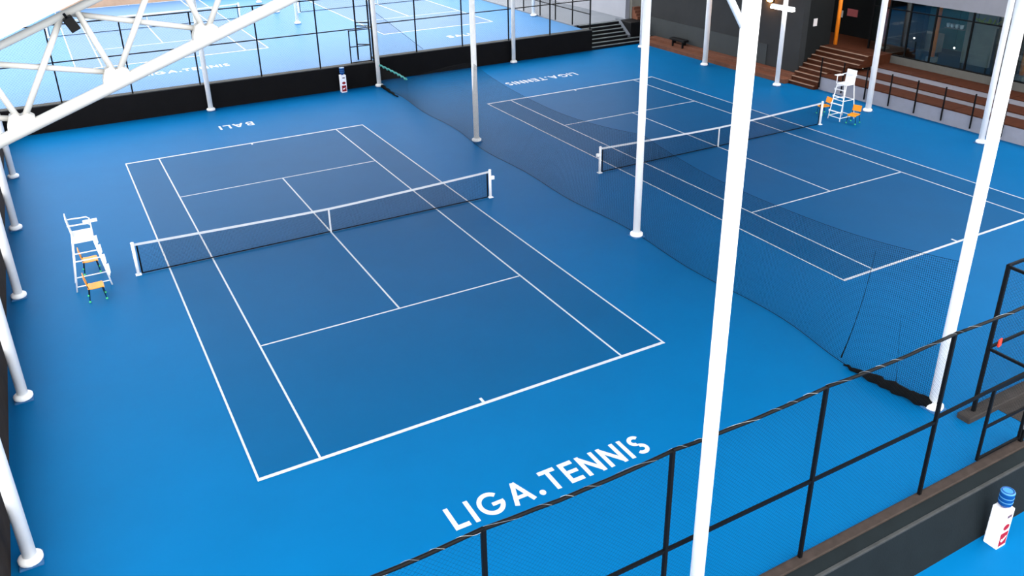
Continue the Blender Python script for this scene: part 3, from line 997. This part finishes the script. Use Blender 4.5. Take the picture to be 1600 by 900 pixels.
shf = thing('wall_shelf', 'thin shelf with white vessels behind the pavilion glass', 'shelf', (34.2, 0.55, 3.42))
part('board', M().bbox(-0.12, 0.12, -0.5, 0.55, 0, 0.04, 0.006), 'interior_pale', shf)
for k, y in enumerate((-0.28, -0.02, 0.24, 0.48)):
    tag(link('white_vessel', cupm, None, None, (34.2, y + 0.5, 3.46)), ['rightmost white vessel on the shelf behind the pavilion glass', 'second white vessel from the right on the pavilion shelf', 'second white vessel from the left on the pavilion shelf', 'leftmost white vessel on the shelf behind the pavilion glass'][k], 'vessel', 'white vessels on the shelf')
lb = sm(M().ball((0, 0, 0), 0.045, 12, 8)).mesh('globe_lamp')
for k, (y, z) in enumerate(((2.35, 2.72), (-0.05, 2.62))):
    t = thing('globe_lamp', ['tiny glowing globe left of the orange post behind glass', 'tiny glowing globe right of the orange post behind glass'][k], 'lamp', (33.5, y, z), 0, 'globe lamps')
    link('globe', lb, 'lamp_small', t)
    part('stem', M().tube((0, 0, 0.06), (0, 0, 5.2 - z), 0.006, 6), 'black_steel', t)
# wall signs
def sign(label, x, y, z, w, h, material, axis='x'):
    t = M().box(-0.015, 0.015, -w / 2, w / 2, -h / 2, h / 2) if axis == 'x' else M().box(-w / 2, w / 2, -0.015, 0.015, -h / 2, h / 2)
    return tag(link('wall_sign', t.mesh('wall_sign'), material, None, (x, y, z)), label, 'sign')


sign('small pale notice on the dark return wall left of the orange post', 30.72, 6.73, 3.19, 0.28, 0.42, 'sign_pale', 'y')
sign('faded red and white notice on the very dark porch wall', 34.98, 7.8, 3.15, 0.75, 0.42, 'sign_red')
sign('small pale notice beside the orange post', 34.98, 8.62, 2.98, 0.25, 0.4, 'sign_pale')

# lamp on the column below the roof
lf = thing('floodlight', 'bright white lamp bar on the column before the dark wall', 'lamp', (27.62, 6.30, 4.30))
part('housing', M().bbox(-0.14, 0.10, -0.80, 0.80, 0.05, 0.17, 0.03), 'steel_white', lf)
part('light_panel', M().bbox(-0.15, 0.09, -0.79, 0.79, -0.05, 0.049, 0.02), 'lamp_face', lf)
part('bracket', M().bar((0.10, 0.08, 0.10), (0.17, 0.08, 0.10), 0.06, 0.06), 'steel_white', lf)
wl = thing('wall_lamp', 'warm glowing lamp high on the dark wall', 'lamp', (29.62, 9.25, 4.18))
part('backplate', M().bbox(0.06, 0.13, -0.2, 0.2, -0.1, 0.1, 0.01), 'black_steel', wl)
part('shade', sm(M().lathe([(0.05, -0.08), (0.16, -0.04), (0.16, 0.05), (0.06, 0.1)], n=16)), 'lamp_warm', wl)

# ------------------------------------------------------------------ black stairs up to the raised terrace, white wall
bs = thing('staircase', 'black stairs with grey nosings rising to the raised terrace', 'stairs', (0, 19.9, 0))
for k in range(7):
    xr = 29.7 if k < 2 else 27.9
    sp = part('step', M().box(24.58, xr, k * 0.27, 0.54 if k < 2 else 1.85, k * 0.197, (k + 1) * 0.197), 'stair_black', bs)
    part('nosing', M().bbox(24.60, xr, k * 0.27 - 0.015, k * 0.27 + 0.10, (k + 1) * 0.197 - 0.04, (k + 1) * 0.197 + 0.004, 0.004), 'stair_nosing', sp)
struct('trim_2', M().prism([(20.45, 0.39), (20.45, 0.55), (21.85, 1.5), (21.95, 1.5), (21.95, 0.39)], 'x', 27.9, 28.15), 'concrete_far', 'pale stringer beside the black stairs', 'trim')
struct('wall_block', M().bbox(28.15, 29.7, 20.45, 21.9, 0.39, 1.36, 0.02), 'stair_black', 'black block beside the black stairs', 'wall')
struct('wall_white', M().box(28.75, 29.1, 21.95, 50.5, 1.38, 6.0), 'white_wall', 'white wall beyond the black stairs', 'wall')
struct('wall_olive', M().box(29.1, 34, 21.7, 21.95, 1.38, 6.0), 'olive_wall', 'grey-green wall right of the white wall', 'wall')
ws = thing('staircase', 'small brown steps between the white wall and the dark wall', 'stairs', (29.1, 20.9, 1.38))
for k in range(4):
    part('step', M().box(0.05, 0.6, 0.15 + 0.15 * k, 0.8, 0.2 * k, 0.2 * k + 0.2), 'wood_plinth', ws)
